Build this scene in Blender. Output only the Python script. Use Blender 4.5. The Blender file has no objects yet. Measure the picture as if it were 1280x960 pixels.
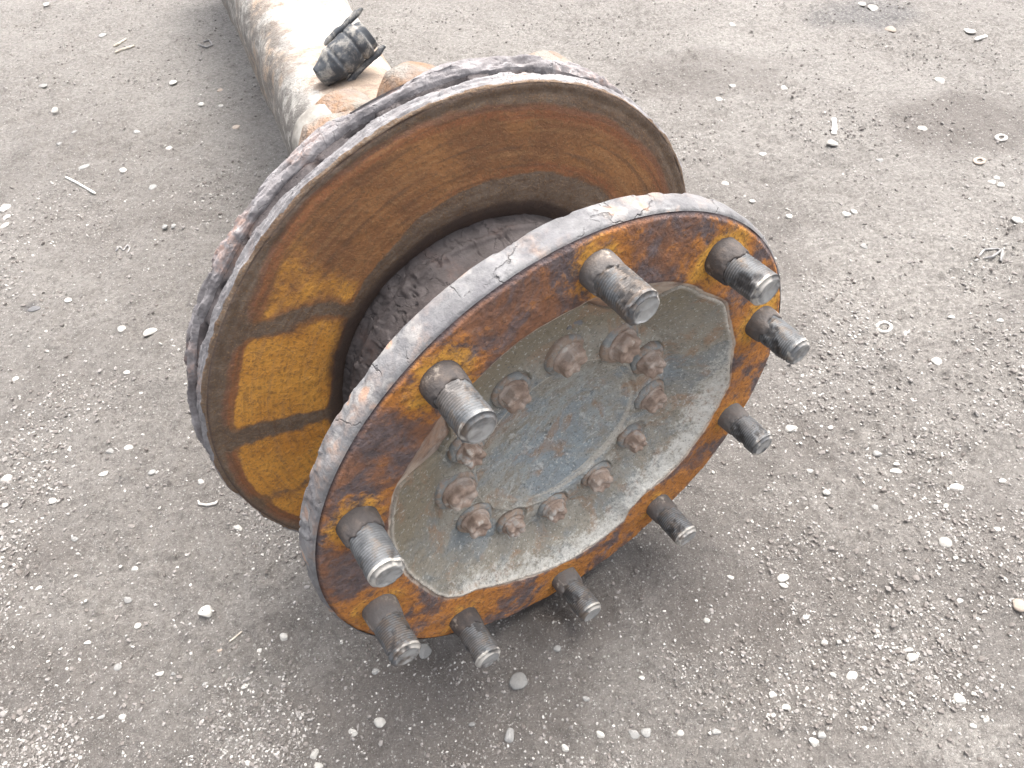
import bpy, math, random
import numpy as np
from mathutils import Matrix, Vector

random.seed(7)
rng = np.random.default_rng(7)
S = bpy.context.scene
C = S.collection

# ------------------------------------------------------------------ camera
CAM_R = Matrix(((0.997326, 0.073078, 0.0), (-0.053967, 0.736519, -0.674261), (-0.049273, 0.672458, 0.738494)))
CAM_P = Vector((-0.04132, -0.31836, 0.63032))
FPX = 950.7                                     # focal length in pixels of a 1280 wide frame
cd = bpy.data.cameras.new('camera')
cd.sensor_fit = 'HORIZONTAL'; cd.sensor_width = 36.0; cd.lens = FPX / 1280 * 36.0
cd.clip_start = 0.02; cd.clip_end = 400
cam = bpy.data.objects.new('camera', cd); C.objects.link(cam)
cam.matrix_world = Matrix.Translation(CAM_P) @ CAM_R.to_4x4()
S.camera = cam

# ------------------------------------------------------------------ light: bright hazy sky, soft sun from behind the axle
SUN_EL, SUN_AZ = 70.0, 38.0                    # azimuth measured from +Y towards +X
wd = bpy.data.worlds.new('World'); S.world = wd; wd.use_nodes = True
wn = wd.node_tree.nodes; wl = wd.node_tree.links
bg = wn['Background']; sky = wn.new('ShaderNodeTexSky'); sky.sky_type = 'NISHITA'; sky.sun_disc = False
sky.sun_elevation = math.radians(SUN_EL); sky.sun_rotation = math.radians(SUN_AZ)
sky.air_density = 1.0; sky.dust_density = 8.0; sky.ozone_density = 0.3
hs = wn.new('ShaderNodeHueSaturation'); hs.inputs['Saturation'].default_value = 0.35      # thin even cloud: the blue is washed out
wl.new(sky.outputs[0], hs.inputs['Color']); wl.new(hs.outputs[0], bg.inputs[0]); bg.inputs[1].default_value = 0.15
sd = bpy.data.lights.new('sun', 'SUN'); sd.energy = 1.25; sd.angle = math.radians(45); sd.color = (1.0, 0.96, 0.9)
sun = bpy.data.objects.new('sun', sd); C.objects.link(sun)
el, az = math.radians(SUN_EL), math.radians(SUN_AZ)
sdir = Vector((math.sin(az) * math.cos(el), math.cos(az) * math.cos(el), math.sin(el)))
sun.rotation_euler = sdir.to_track_quat('Z', 'Y').to_euler()
sun.location = sdir * 5
vs = S.view_settings; vs.view_transform = 'Standard'; vs.look = 'None'; vs.gamma = 1.0; vs.use_curve_mapping = False
vs.exposure = 1.6

# ------------------------------------------------------------------ helpers
HUB_H = 0.200
HUB_R = np.array([[-0.466751, -0.73452, 0.492569], [-0.281051, -0.404894, -0.870098], [0.838543, -0.544556, -0.017452]])
HUB_M = Matrix.Translation((0, 0, HUB_H)) @ Matrix([list(r) for r in HUB_R]).to_4x4()
CAMN = np.array(CAM_R); CPN = np.array(CAM_P)

def px2w(px, py, z=0.0):
    """point of the plane at height z seen at a pixel of the 1280x960 photograph, and its depth"""
    d = CAMN @ np.array([(px - 640) / FPX, -(py - 480) / FPX, -1.0])
    t = (z - CPN[2]) / d[2]
    return CPN + t * d, t
def w2h(p): return HUB_R.T @ (np.asarray(p) - np.array([0, 0, HUB_H]))
def h2w(p): return HUB_R @ np.asarray(p) + np.array([0, 0, HUB_H])

def _hash(ix, iy, iz, seed):
    h = (ix * 374761393 + iy * 668265263 + iz * 2147483647 + seed * 1274126177) & 0xFFFFFFFF
    h = ((h ^ (h >> 13)) * 1274126177) & 0xFFFFFFFF
    h = (h ^ (h >> 16)) & 0xFFFFFFFF
    return h.astype(np.float64) / 4294967295.0 * 2 - 1
def vnoise(P, seed=0):
    P = np.asarray(P, float)
    f = np.floor(P).astype(np.int64); u = P - f; u = u * u * u * (u * (u * 6 - 15) + 10)
    r = 0
    for dx in (0, 1):
        wx = u[..., 0] if dx else 1 - u[..., 0]
        for dy in (0, 1):
            wy = u[..., 1] if dy else 1 - u[..., 1]
            for dz in (0, 1):
                wz = u[..., 2] if dz else 1 - u[..., 2]
                r = r + wx * wy * wz * _hash(f[..., 0] + dx, f[..., 1] + dy, f[..., 2] + dz, seed)
    return r
def fbm(P, scale, octv=4, seed=0, gain=0.5):
    P = np.asarray(P, float) * scale; a, s, n = 1.0, 0, 0
    for o in range(octv):
        s = s + a * vnoise(P + o * 17.3, seed + o); n += a; a *= gain; P = P * 2.03
    return s / n
def sst(a, b, x):
    t = np.clip((np.asarray(x, float) - a) / (b - a), 0, 1); return t * t * (3 - 2 * t)

def mesh_np(name, co, faces, attrs=None, smooth=True):
    co = np.ascontiguousarray(co, dtype=np.float32).reshape(-1, 3); faces = np.ascontiguousarray(faces, dtype=np.int32)
    n = faces.shape[1]
    me = bpy.data.meshes.new(name)
    me.vertices.add(len(co)); me.vertices.foreach_set('co', co.ravel())
    me.loops.add(faces.size); me.loops.foreach_set('vertex_index', faces.ravel())
    me.polygons.add(len(faces))
    me.polygons.foreach_set('loop_start', np.arange(len(faces), dtype=np.int32) * n)
    me.polygons.foreach_set('use_smooth', np.full(len(faces), smooth))
    for k, v in (attrs or {}).items():
        a = me.attributes.new(k, 'FLOAT', 'POINT'); a.data.foreach_set('value', np.ascontiguousarray(v, dtype=np.float32).ravel())
    me.update(calc_edges=True); me.validate()
    return me
def grid_faces(nu, nv, wrap_u=False, wrap_v=False, flip=False):
    i = np.arange(nu if wrap_u else nu - 1); j = np.arange(nv if wrap_v else nv - 1)
    I, J = np.meshgrid(i, j, indexing='ij'); I2 = (I + 1) % nu; J2 = (J + 1) % nv
    f = np.stack([I * nv + J, I2 * nv + J, I2 * nv + J2, I * nv + J2], -1).reshape(-1, 4)
    return f[:, ::-1] if flip else f
def link(name, me, mat=None, parent=None):
    o = bpy.data.objects.new(name, me); C.objects.link(o)
    if mat is not None and me is not None and not me.materials: me.materials.append(mat)
    if parent is not None: o.parent = parent
    return o
def tag(o, label=None, cat=None, group=None, kind=None):
    for k, v in (('label', label), ('category', cat), ('group', group), ('kind', kind)):
        if v: o[k] = v
    return o
def resample(prof, step):
    out = [prof[0]]
    for a, b in zip(prof[:-1], prof[1:]):
        n = max(1, int(math.ceil(math.hypot(b[0] - a[0], b[1] - a[1]) / step)))
        for k in range(1, n + 1): out.append((a[0] + (b[0] - a[0]) * k / n, a[1] + (b[1] - a[1]) * k / n))
    return np.array(out)
def lathe(prof, seg):
    """profile of (radius, axial) swept round the local z axis; returns co[seg, n, 3] and angle/profile arrays"""
    prof = np.asarray(prof, float); th = np.arange(seg) * 2 * np.pi / seg
    T = np.repeat(th[:, None], len(prof), 1); Rr = np.repeat(prof[None, :, 0], seg, 0); Z = np.repeat(prof[None, :, 1], seg, 0)
    return T, Rr, Z
def polar(T, Rr, Z): return np.stack([Rr * np.cos(T), -Rr * np.sin(T), Z], -1)      # angles run clockwise seen from outside

# ------------------------------------------------------------------ materials
class Mat:
    def __init__(s, name, rough=0.85, spec=0.3, metal=0.0):
        s.m = bpy.data.materials.new(name); s.m.use_nodes = True
        s.n = s.m.node_tree.nodes; s.l = s.m.node_tree.links; s.b = s.n['Principled BSDF']
        s.b.inputs['Roughness'].default_value = rough; s.b.inputs['Specular IOR Level'].default_value = spec
        s.b.inputs['Metallic'].default_value = metal
        s.tc = s.n.new('ShaderNodeTexCoord').outputs['Object']
    def inp(s, sock, v):
        if hasattr(v, 'is_output') or hasattr(v, 'links'): s.l.new(v, sock)
        else: sock.default_value = v
    def noise(s, scale, detail=6, rough=0.6, dist=0.0, vec=None, w=None):
        n = s.n.new('ShaderNodeTexNoise'); n.inputs['Scale'].default_value = scale; n.inputs['Detail'].default_value = detail
        n.inputs['Roughness'].default_value = rough; n.inputs['Distortion'].default_value = dist
        s.l.new(vec if vec is not None else s.tc, n.inputs['Vector']); return n.outputs['Fac']
    def voro(s, scale, feature='F1', rnd=1.0, vec=None, out='Distance'):
        n = s.n.new('ShaderNodeTexVoronoi'); n.feature = feature; n.inputs['Scale'].default_value = scale; n.inputs['Randomness'].default_value = rnd
        s.l.new(vec if vec is not None else s.tc, n.inputs['Vector']); return n.outputs[out]
    def warp(s, scale, amt, vec=None):
        n = s.n.new('ShaderNodeTexNoise'); n.inputs['Scale'].default_value = scale; n.inputs['Detail'].default_value = 4
        s.l.new(vec if vec is not None else s.tc, n.inputs['Vector'])
        a = s.n.new('ShaderNodeVectorMath'); a.operation = 'SUBTRACT'; s.l.new(n.outputs['Color'], a.inputs[0]); a.inputs[1].default_value = (.5, .5, .5)
        b = s.n.new('ShaderNodeVectorMath'); b.operation = 'SCALE'; s.l.new(a.outputs[0], b.inputs[0]); b.inputs['Scale'].default_value = amt
        c = s.n.new('ShaderNodeVectorMath'); c.operation = 'ADD'; s.l.new(b.outputs[0], c.inputs[0]); s.l.new(vec if vec is not None else s.tc, c.inputs[1])
        return c.outputs[0]
    def stretch(s, sc, vec=None):
        n = s.n.new('ShaderNodeMapping'); n.inputs['Scale'].default_value = sc; s.l.new(vec if vec is not None else s.tc, n.inputs['Vector']); return n.outputs[0]
    def step(s, f, lo, hi, a=0.0, b=1.0):
        n = s.n.new('ShaderNodeMapRange'); n.interpolation_type = 'SMOOTHSTEP'
        n.inputs['From Min'].default_value = lo; n.inputs['From Max'].default_value = hi; n.inputs['To Min'].default_value = a; n.inputs['To Max'].default_value = b
        s.l.new(f, n.inputs['Value']); return n.outputs[0]
    def math(s, op, a, b=0.0, clamp=False):
        n = s.n.new('ShaderNodeMath'); n.operation = op; n.use_clamp = clamp; s.inp(n.inputs[0], a); s.inp(n.inputs[1], b); return n.outputs[0]
    def mix(s, f, a, b, mode='MIX'):
        n = s.n.new('ShaderNodeMix'); n.data_type = 'RGBA'; n.blend_type = mode
        for sock, v in ((n.inputs[0], f), (n.inputs[6], a), (n.inputs[7], b)):
            if isinstance(v, tuple): sock.default_value = (*v, 1.0) if len(v) == 3 else v
            else: s.inp(sock, v)
        return n.outputs[2]
    def attr(s, name):
        n = s.n.new('ShaderNodeAttribute'); n.attribute_name = name; return n.outputs['Fac']
    def objrand(s): return s.n.new('ShaderNodeObjectInfo').outputs['Random']
    def bump(s, h, strength=0.5, dist=0.001, prev=None):
        n = s.n.new('ShaderNodeBump'); n.inputs['Strength'].default_value = strength; n.inputs['Distance'].default_value = dist
        s.l.new(h, n.inputs['Height'])
        if prev is not None: s.l.new(prev, n.inputs['Normal'])
        return n.outputs[0]
    def done(s, col, normal=None, rough=None):
        if isinstance(col, tuple): s.b.inputs['Base Color'].default_value = (*col, 1)
        else: s.l.new(col, s.b.inputs['Base Color'])
        if normal is not None: s.l.new(normal, s.b.inputs['Normal'])
        if rough is not None: s.l.new(rough, s.b.inputs['Roughness'])
        return s.m

def mat_soil():
    m = Mat('soil', 0.66, 0.5)
    big = m.noise(3.2, 5, 0.6, 0.3); mid = m.noise(21, 7, 0.7); fine = m.noise(170, 6, 0.75); vf = m.noise(700, 4, 0.75); lump = m.noise(70, 5, .7)
    c = m.mix(m.step(mid, .3, .7), (.146, .130, .117), (.223, .204, .188))
    c = m.mix(m.step(big, .40, .66, 0, .8), c, (.270, .252, .234))
    c = m.mix(m.step(lump, .52, .72, 0, .55), c, (.110, .096, .088))
    c = m.mix(m.step(fine, .44, .64, 0, .62), c, (.098, .086, .079))
    c = m.mix(m.step(vf, .50, .70, 0, .7), c, (.340, .322, .300))
    c = m.mix(m.math('MULTIPLY', m.attr('damp'), m.step(fine, .25, .6, 1.0, .5)), c, (.110, .092, .081))  # brown damp soil; the hub's soft shade is painted in this tone too
    c = m.mix(m.attr('oil'), c, (.058, .056, .062))
    c = m.mix(m.math('MULTIPLY', m.attr('dust_glare'), m.step(fine, .58, .32, .25, 1.0)), c, (.44, .418, .388))  # pale dust patches, with backlit brightness of the far ground painted in
    # pale specks of crushed stone
    w = m.warp(90, .006)
    def specks(sc, lo, c, k):
        v = m.voro(sc, vec=w); pick = m.voro(sc, vec=w, out='Color')
        sep = m.n.new('ShaderNodeSeparateColor'); m.l.new(pick, sep.inputs[0])
        sp = m.math('MULTIPLY', m.step(v, .34, .22), m.step(sep.outputs[0], lo, lo + .03))
        return m.mix(m.math('MULTIPLY', m.math('MULTIPLY', sp, m.step(sep.outputs[1], 0, 1, .35, 1)), k), c, (.50, .485, .46)), sp
    c, sp = specks(300, .74, c, .85); c, sp2 = specks(640, .70, c, .8)
    h = m.math('ADD', m.math('MULTIPLY', fine, 1.0), m.math('MULTIPLY', vf, .45))
    n = m.bump(lump, 1.0, .008); n = m.bump(h, 1.0, .007, n); n = m.bump(m.math('ADD', sp, sp2), .5, .0012, n)
    return m.done(c, n)
def mat_grain(name, a, b, c, scale=1.0):
    m = Mat(name, 0.75, 0.35)
    t = m.attr('tone'); f = m.noise(420 * scale, 3, .6)
    col = m.mix(m.step(t, 0, .5), a, b); col = m.mix(m.step(t, .5, .9), col, c)
    col = m.mix(m.step(f, .4, .8, 0, .35), col, (.16, .14, .125))
    return m.done(col, m.bump(f, .4, .001))
def mat_pebble(name, base, dirt=(.15, .135, .125)):
    m = Mat(name, 0.7, 0.35)
    f = m.noise(130, 5, .65); g = m.noise(34, 3, .6); r = m.objrand()
    col = m.mix(m.step(f, .35, .75, 0, .5), base, tuple(x * .72 for x in base))
    col = m.mix(m.step(g, .5, .72, 0, .7), col, dirt)
    k = m.math('ADD', m.math('MULTIPLY', r, .3), .82)
    n = m.n.new('ShaderNodeCombineColor'); [m.l.new(k, n.inputs[i]) for i in range(3)]
    col = m.mix(1.0, col, n.outputs[0], 'MULTIPLY')
    return m.done(col, m.bump(f, .5, .0015))
def mat_face():
    """rusty front of the hub flange"""
    m = Mat('flange_rust', 0.85, 0.3)
    w = m.warp(35, .02)
    n1 = m.noise(28, 7, .65, .4, w); n2 = m.noise(75, 7, .7, .3); n3 = m.noise(300, 4, .7); n4 = m.noise(12, 4, .6)
    col = m.mix(m.step(n2, .35, .65), (.105, .084, .086), (.185, .142, .140))
    col = m.mix(m.step(n1, .42, .58, 0, .85), col, (.275, .125, .064))
    org = m.math('ADD', m.attr('orange'), m.math('MULTIPLY', m.math('SUBTRACT', n2, .5), 1.9))
    org = m.math('ADD', org, m.math('MULTIPLY', m.math('SUBTRACT', n1, .5), 1.5))
    col = m.mix(m.step(org, .22, .62, 0, .88), col, (.51, .205, .046))
    och = m.math('ADD', m.attr('ochre'), m.math('MULTIPLY', m.math('SUBTRACT', n2, .5), 1.6))
    col = m.mix(m.step(och, .32, .88, 0, .9), col, (.74, .385, .072))
    col = m.mix(m.step(n3, .46, .68, 0, .7), col, (.105, .060, .045))
    col = m.mix(m.step(m.noise(210, 5, .75), .56, .68, 0, .6), col, (.30, .19, .13))
    col = m.mix(m.math('MULTIPLY', m.attr('dark'), m.step(n2, .2, .6, .6, 1.0)), col, (.058, .046, .050))
    col = m.mix(m.math('MULTIPLY', m.attr('pale'), m.step(n2, .30, .55, .35, 1.0)), col, (.56, .47, .39))
    h = m.math('ADD', n2, m.math('MULTIPLY', n3, .5))
    return m.done(col, m.bump(h, 1.0, .0036))
def mat_scale(name, base, dark, pink, crack=.6, crack_scale=55, pinkamt=.62):
    """grey-lilac rust scale with cracks"""
    m = Mat(name, 0.72, 0.4)
    w = m.warp(45, .03)
    n1 = m.noise(40, 6, .65, .3); n2 = m.noise(130, 6, .7); n3 = m.noise(480, 3, .7); n4 = m.noise(20, 4, .6, .5)
    col = m.mix(m.step(n1, .34, .66), dark, base)
    col = m.mix(m.step(n2, .42, .74, 0, .5), col, tuple(min(1, x * 1.3) for x in base))
    col = m.mix(m.math('MULTIPLY', m.step(n4, .50, .66), m.step(n2, .38, .60, 0, pinkamt)), col, pink)
    if name == 'rim_scale':                                     # bare rusty spots with a pale ring round each
        sv = m.voro(62, vec=m.warp(60, .012)); sel = m.step(m.noise(26, 3, .6), .50, .58)
        col = m.mix(m.math('MULTIPLY', m.step(sv, .52, .40, 0, .75), sel), col, (.26, .25, .242))
        col = m.mix(m.math('MULTIPLY', m.step(sv, .34, .22, 0, .8), sel), col, (.36, .22, .15))
        col = m.mix(m.step(m.noise(14, 5, .65, .5), .50, .66, 0, .6), col, (.105, .102, .112))
    cr = m.step(m.voro(crack_scale, 'DISTANCE_TO_EDGE', vec=w), .016, .0)
    cr = m.math('MULTIPLY', cr, m.step(n1, .47, .56))
    col = m.mix(m.math('MULTIPLY', cr, crack), col, (.025, .02, .02))
    col = m.mix(m.step(n3, .58, .8, 0, .45), col, tuple(x * .45 for x in dark))
    h = m.math('SUBTRACT', m.math('ADD', n2, m.math('MULTIPLY', n3, .4)), m.math('MULTIPLY', cr, .9))
    return m.done(col, m.bump(h, .7, .0018))
def mat_disc():
    m = Mat('disc_rust', 0.82, 0.3)
    n1 = m.noise(26, 6, .65, .2); n2 = m.noise(90, 7, .7); n3 = m.noise(420, 4, .75); n4 = m.noise(9, 3, .5)
    jit = m.math('MULTIPLY', m.math('SUBTRACT', n2, .5), .9)
    jit2 = m.math('MULTIPLY', m.math('SUBTRACT', n1, .5), .7)
    j = m.math('ADD', jit, jit2)
    col = m.mix(m.step(n2, .3, .7), (.120, .086, .064), (.190, .146, .112))           # grey brown
    body = m.mix(m.step(n1, .35, .68), (.205, .096, .047), (.330, .155, .063))           # brown orange
    pan = m.mix(m.step(n1, .3, .7), (.54, .232, .045), (.69, .335, .066))                # bright ochre pads
    col = m.mix(m.step(m.math('ADD', m.attr('body'), j), .30, .70), col, body)
    col = m.mix(m.step(m.math('ADD', m.attr('red'), j), .50, 1.1, 0, .65), col, (.265, .100, .050))
    col = m.mix(m.step(m.math('ADD', m.attr('panel'), m.math('MULTIPLY', j, .8)), .35, .70), col, pan)
    sk = m.attr('streak')
    col = m.mix(m.math('MULTIPLY', m.step(sk, .52, .85), m.step(m.attr('panel'), .2, .7, .55, .25)), col, (.110, .066, .045))
    col = m.mix(m.math('MULTIPLY', m.step(sk, .45, .15), m.step(m.attr('body'), .3, .8, 0, .35)), col, (.37, .21, .10))
    col = m.mix(m.step(n3, .46, .66, 0, .62), col, (.150, .086, .046))
    col = m.mix(m.step(m.noise(1000, 3, .7), .55, .70, 0, .5), col, (.42, .26, .12))
    col = m.mix(m.step(m.noise(200, 6, .75), .54, .68, 0, .42), col, (.18, .115, .07))
    col = m.mix(m.math('MULTIPLY', m.attr('edge'), m.step(n2, .25, .55, .5, 1.0)), col, (.068, .048, .042))
    return m.done(col, m.bump(m.math('ADD', n2, m.math('MULTIPLY', n3, .9)), .7, .0019))
def mat_plate():
    m = Mat('shaft_plate', 0.72, 0.38)
    n1 = m.noise(20, 6, .65, .5); n2 = m.noise(85, 7, .72); n3 = m.noise(520, 3, .75); n4 = m.noise(30, 6, .65, .8)
    n5 = m.noise(240, 6, .8); st = m.attr('streak')
    col = m.mix(m.step(n2, .3, .7), (.265, .245, .205), (.40, .375, .325))
    col = m.mix(m.step(n1, .45, .60, 0, .9), col, (.245, .28, .30))                     # blue grey
    col = m.mix(m.math('MULTIPLY', m.attr('olive'), m.step(n2, .3, .6, .5, .9)), col, (.26, .225, .165))
    col = m.mix(m.step(n4, .51, .64, 0, .65), col, (.34, .215, .135))                     # rusty wash
    col = m.mix(m.math('MULTIPLY', m.attr('core'), m.step(n2, .38, .60, .0, .62)), col, (.29, .345, .375))
    col = m.mix(m.math('MULTIPLY', m.attr('core'), m.step(n4, .54, .68, 0, .4)), col, (.33, .24, .17))
    col = m.mix(m.math('MULTIPLY', m.attr('core'), m.step(m.noise(55, 5, .7, 1.2), .62, .70, 0, .8)), col, (.075, .10, .125))
    col = m.mix(m.math('MULTIPLY', m.attr('core'), m.step(m.noise(70, 6, .75, .6), .54, .66, 0, .75)), col, (.56, .57, .56))
    col = m.mix(m.math('MULTIPLY', m.step(st, .50, .80), .7), col, (.50, .46, .40))
    wh = m.math('ADD', m.attr('salt_light'), m.math('MULTIPLY', m.math('SUBTRACT', n2, .5), 1.3))  # white dusting, with skylight on the far slope painted in
    wh = m.math('ADD', wh, m.math('MULTIPLY', m.math('SUBTRACT', n5, .5), 1.9))
    col = m.mix(m.step(wh, .30, .95, 0, .9), col, (.66, .645, .60))
    col = m.mix(m.math('MULTIPLY', m.attr('lip'), m.step(n2, .3, .55, .5, 1.0)), col, (.62, .57, .50))
    col = m.mix(m.math('MULTIPLY', m.step(n3, .54, .68), .6), col, (.075, .075, .072))
    col = m.mix(m.math('MULTIPLY', m.step(m.noise(430, 2, .6), .60, .70), .65), col, (.60, .60, .57))
    return m.done(col, m.bump(m.math('ADD', n2, m.math('MULTIPLY', n5, .9)), .9, .0024))
def mat_stud():
    m = Mat('stud_steel', 0.5, 0.5, 0.25)
    n1 = m.noise(110, 5, .65); n2 = m.noise(420, 4, .7); r = m.objrand()
    rv = m.n.new('ShaderNodeVectorMath'); rv.operation = 'ADD'; m.l.new(m.tc, rv.inputs[0])
    sc = m.n.new('ShaderNodeCombineXYZ'); m.l.new(r, sc.inputs[0]); m.l.new(r, sc.inputs[1]); m.l.new(sc.outputs[0], rv.inputs[1])
    n3 = m.noise(120, 5, .65, .3, rv.outputs[0])
    col = m.mix(m.step(n1, .35, .65), (.075, .080, .086), (.155, .163, .172))
    col = m.mix(m.step(n3, .52, .66, 0, .75), col, (.125, .100, .080))
    col = m.mix(m.step(n3, .67, .75, 0, .8), col, (.300, .150, .050))
    col = m.mix(m.math('MULTIPLY', m.step(r, .35, .95, 0, .75), m.step(m.noise(80, 5, .7, .2, rv.outputs[0]), .40, .58)), col, (.135, .100, .075))
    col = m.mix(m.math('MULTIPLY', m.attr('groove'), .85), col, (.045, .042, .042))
    col = m.mix(m.math('MULTIPLY', m.attr('tip'), m.step(m.noise(45, 3, .6, .2, rv.outputs[0]), .47, .56)), col, (.44, .42, .39))
    col = m.mix(m.math('MULTIPLY', m.attr('end'), m.step(m.noise(38, 4, .65, .2, rv.outputs[0]), .40, .55)), col, (.33, .33, .325))
    return m.done(col, m.bump(m.math('ADD', n1, n2), .3, .0008), m.step(n1, .3, .7, .42, .68))
def mat_collar():
    m = Mat('stud_collar_scale', 0.85, 0.25)
    n1 = m.noise(120, 6, .65); r = m.objrand()
    dark = m.mix(r, (.045, .039, .038), (.140, .130, .125))
    col = m.mix(m.step(n1, .42, .75, 0, .6), dark, (.150, .118, .098))
    col = m.mix(m.step(m.noise(60, 4, .6), .60, .70, 0, .8), col, (.42, .38, .33))
    return m.done(col, m.bump(n1, .9, .002))
def mat_bolt():
    m = Mat('bolt_rust', 0.8, 0.3)
    rv = m.n.new('ShaderNodeVectorMath'); rv.operation = 'ADD'; m.l.new(m.tc, rv.inputs[0])
    r = m.objrand(); sc = m.n.new('ShaderNodeCombineXYZ'); m.l.new(r, sc.inputs[0]); m.l.new(r, sc.inputs[2]); m.l.new(sc.outputs[0], rv.inputs[1])
    n1 = m.noise(95, 6, .65, .3, rv.outputs[0]); n2 = m.noise(320, 4, .7)
    col = m.mix(m.step(n1, .34, .66), (.225, .165, .130), (.37, .290, .240))
    col = m.mix(m.math('MULTIPLY', m.step(n1, .48, .62), m.step(r, .2, .9, .25, .95)), col, (.36, .36, .345))
    col = m.mix(m.step(m.noise(60, 5, .6, .2, rv.outputs[0]), .60, .68, 0, .7), col, (.52, .49, .44))
    col = m.mix(m.step(n2, .5, .75, 0, .4), col, (.10, .07, .055))
    return m.done(col, m.bump(m.math('ADD', n1, n2), .6, .0014))
def mat_washer():
    m = Mat('washer_grey', 0.7, 0.35)
    rv = m.n.new('ShaderNodeVectorMath'); rv.operation = 'ADD'; m.l.new(m.tc, rv.inputs[0])
    r = m.objrand(); sc = m.n.new('ShaderNodeCombineXYZ'); m.l.new(r, sc.inputs[0]); m.l.new(r, sc.inputs[1]); m.l.new(sc.outputs[0], rv.inputs[1])
    n1 = m.noise(75, 6, .65, .3, rv.outputs[0]); n2 = m.noise(300, 4, .7)
    col = m.mix(m.step(n1, .44, .56), (.205, .215, .213), (.265, .200, .155))
    col = m.mix(m.step(n2, .46, .68, 0, .6), col, (.36, .34, .31))
    col = m.mix(m.step(m.noise(160, 5, .7), .55, .66, 0, .6), col, (.11, .095, .085))
    return m.done(col, m.bump(m.math('ADD', n1, n2), .5, .0012))
def mat_beam():
    m = Mat('beam_paint', 0.65, 0.4)
    n1 = m.noise(16, 7, .65, .5); n2 = m.noise(60, 6, .7); n3 = m.noise(260, 4, .7)
    col = m.mix(m.step(n2, .3, .7), (.33, .315, .29), (.44, .425, .40))
    col = m.mix(m.step(n1, .47, .62, 0, .8), col, (.29, .205, .14))
    col = m.mix(m.math('MULTIPLY', m.step(n2, .50, .64), m.step(n1, .36, .56)), col, (.21, .150, .11))
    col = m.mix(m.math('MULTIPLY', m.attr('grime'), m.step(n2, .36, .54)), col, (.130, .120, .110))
    col = m.mix(m.step(n3, .54, .70, 0, .6), col, (.16, .135, .115))
    return m.done(col, m.bump(m.math('ADD', n2, m.math('MULTIPLY', n3, .6)), .9, .004))
def mat_cast():
    m = Mat('cast_rust', 0.8, 0.3)
    n1 = m.noise(30, 6, .65, .4); n2 = m.noise(110, 6, .7); n3 = m.noise(320, 3, .7)
    col = m.mix(m.step(n1, .4, .62), (.24, .195, .165), (.27, .165, .10))
    col = m.mix(m.step(n2, .52, .70, 0, .6), col, (.25, .165, .14))
    col = m.mix(m.step(m.noise(17, 4, .6), .52, .62, 0, .8), col, (.28, .27, .245))
    col = m.mix(m.step(n3, .6, .78, 0, .5), col, (.16, .12, .10))
    return m.done(col, m.bump(m.math('ADD', n2, n3), 1.0, .004))
def mat_rubber():
    m = Mat('dusty_rubber', 0.85, 0.25)
    n1 = m.noise(70, 6, .65, .3); n2 = m.noise(320, 4, .7)
    col = m.mix(m.step(n1, .46, .66, 0, .85), (.055, .060, .068), (.30, .285, .26))
    col = m.mix(m.step(n2, .55, .75, 0, .4), col, (.14, .13, .12))
    return m.done(col, m.bump(n2, .4, .001))
def mat_plain(name, a, b, rough=.7, scale=150):
    m = Mat(name, rough, .35); n = m.noise(scale, 5, .65)
    return m.done(m.mix(m.step(n, .35, .65), a, b), m.bump(n, .5, .001))

M = dict(soil=mat_soil(), grit=mat_grain('grit_stone', (.17, .158, .148), (.30, .288, .275), (.45, .437, .412)),
         crumb=mat_grain('soil_crumb', (.115, .102, .094), (.16, .146, .137), (.22, .207, .198)),
         face=mat_face(), rim=mat_scale('rim_scale', (.182, .180, .184), (.105, .103, .107), (.30, .195, .14), .5, 24),
         barrel=mat_scale('barrel_scale', (.082, .070, .069), (.052, .043, .042), (.11, .060, .046), .0, 38, .4),
         dedge=mat_scale('disc_edge_scale', (.26, .252, .258), (.135, .127, .131), (.33, .20, .145), .0, 60),
         bedge=mat_scale('back_edge_scale', (.265, .252, .258), (.145, .133, .136), (.34, .20, .145), .0, 60),
         vent=mat_scale('vent_scale', (.075, .064, .065), (.035, .030, .031), (.12, .066, .045), .0, 70),
         disc=mat_disc(), plate=mat_plate(), stud=mat_stud(), collar=mat_collar(), bolt=mat_bolt(), washer=mat_washer(),
         beam=mat_beam(), cast=mat_cast(), rubber=mat_rubber(),
         pale=mat_pebble('pale_pebble', (.44, .427, .40)), grey=mat_pebble('grey_pebble', (.27, .268, .26)),
         slate=mat_pebble('dark_pebble', (.115, .115, .12), (.14, .13, .12)), tan=mat_pebble('tan_pebble', (.34, .285, .24)),
         mud=mat_plain('dried_mud', (.20, .185, .165), (.31, .295, .27), .85, 90), twig=mat_plain('dry_twig', (.26, .23, .19), (.42, .39, .34)), straw=mat_plain('white_straw', (.42, .40, .37), (.52, .51, .49)),
         wire=mat_plain('old_wire', (.12, .12, .125), (.26, .25, .24), .5), ring=mat_plain('pale_ring', (.30, .285, .265), (.46, .445, .42)))

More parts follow.
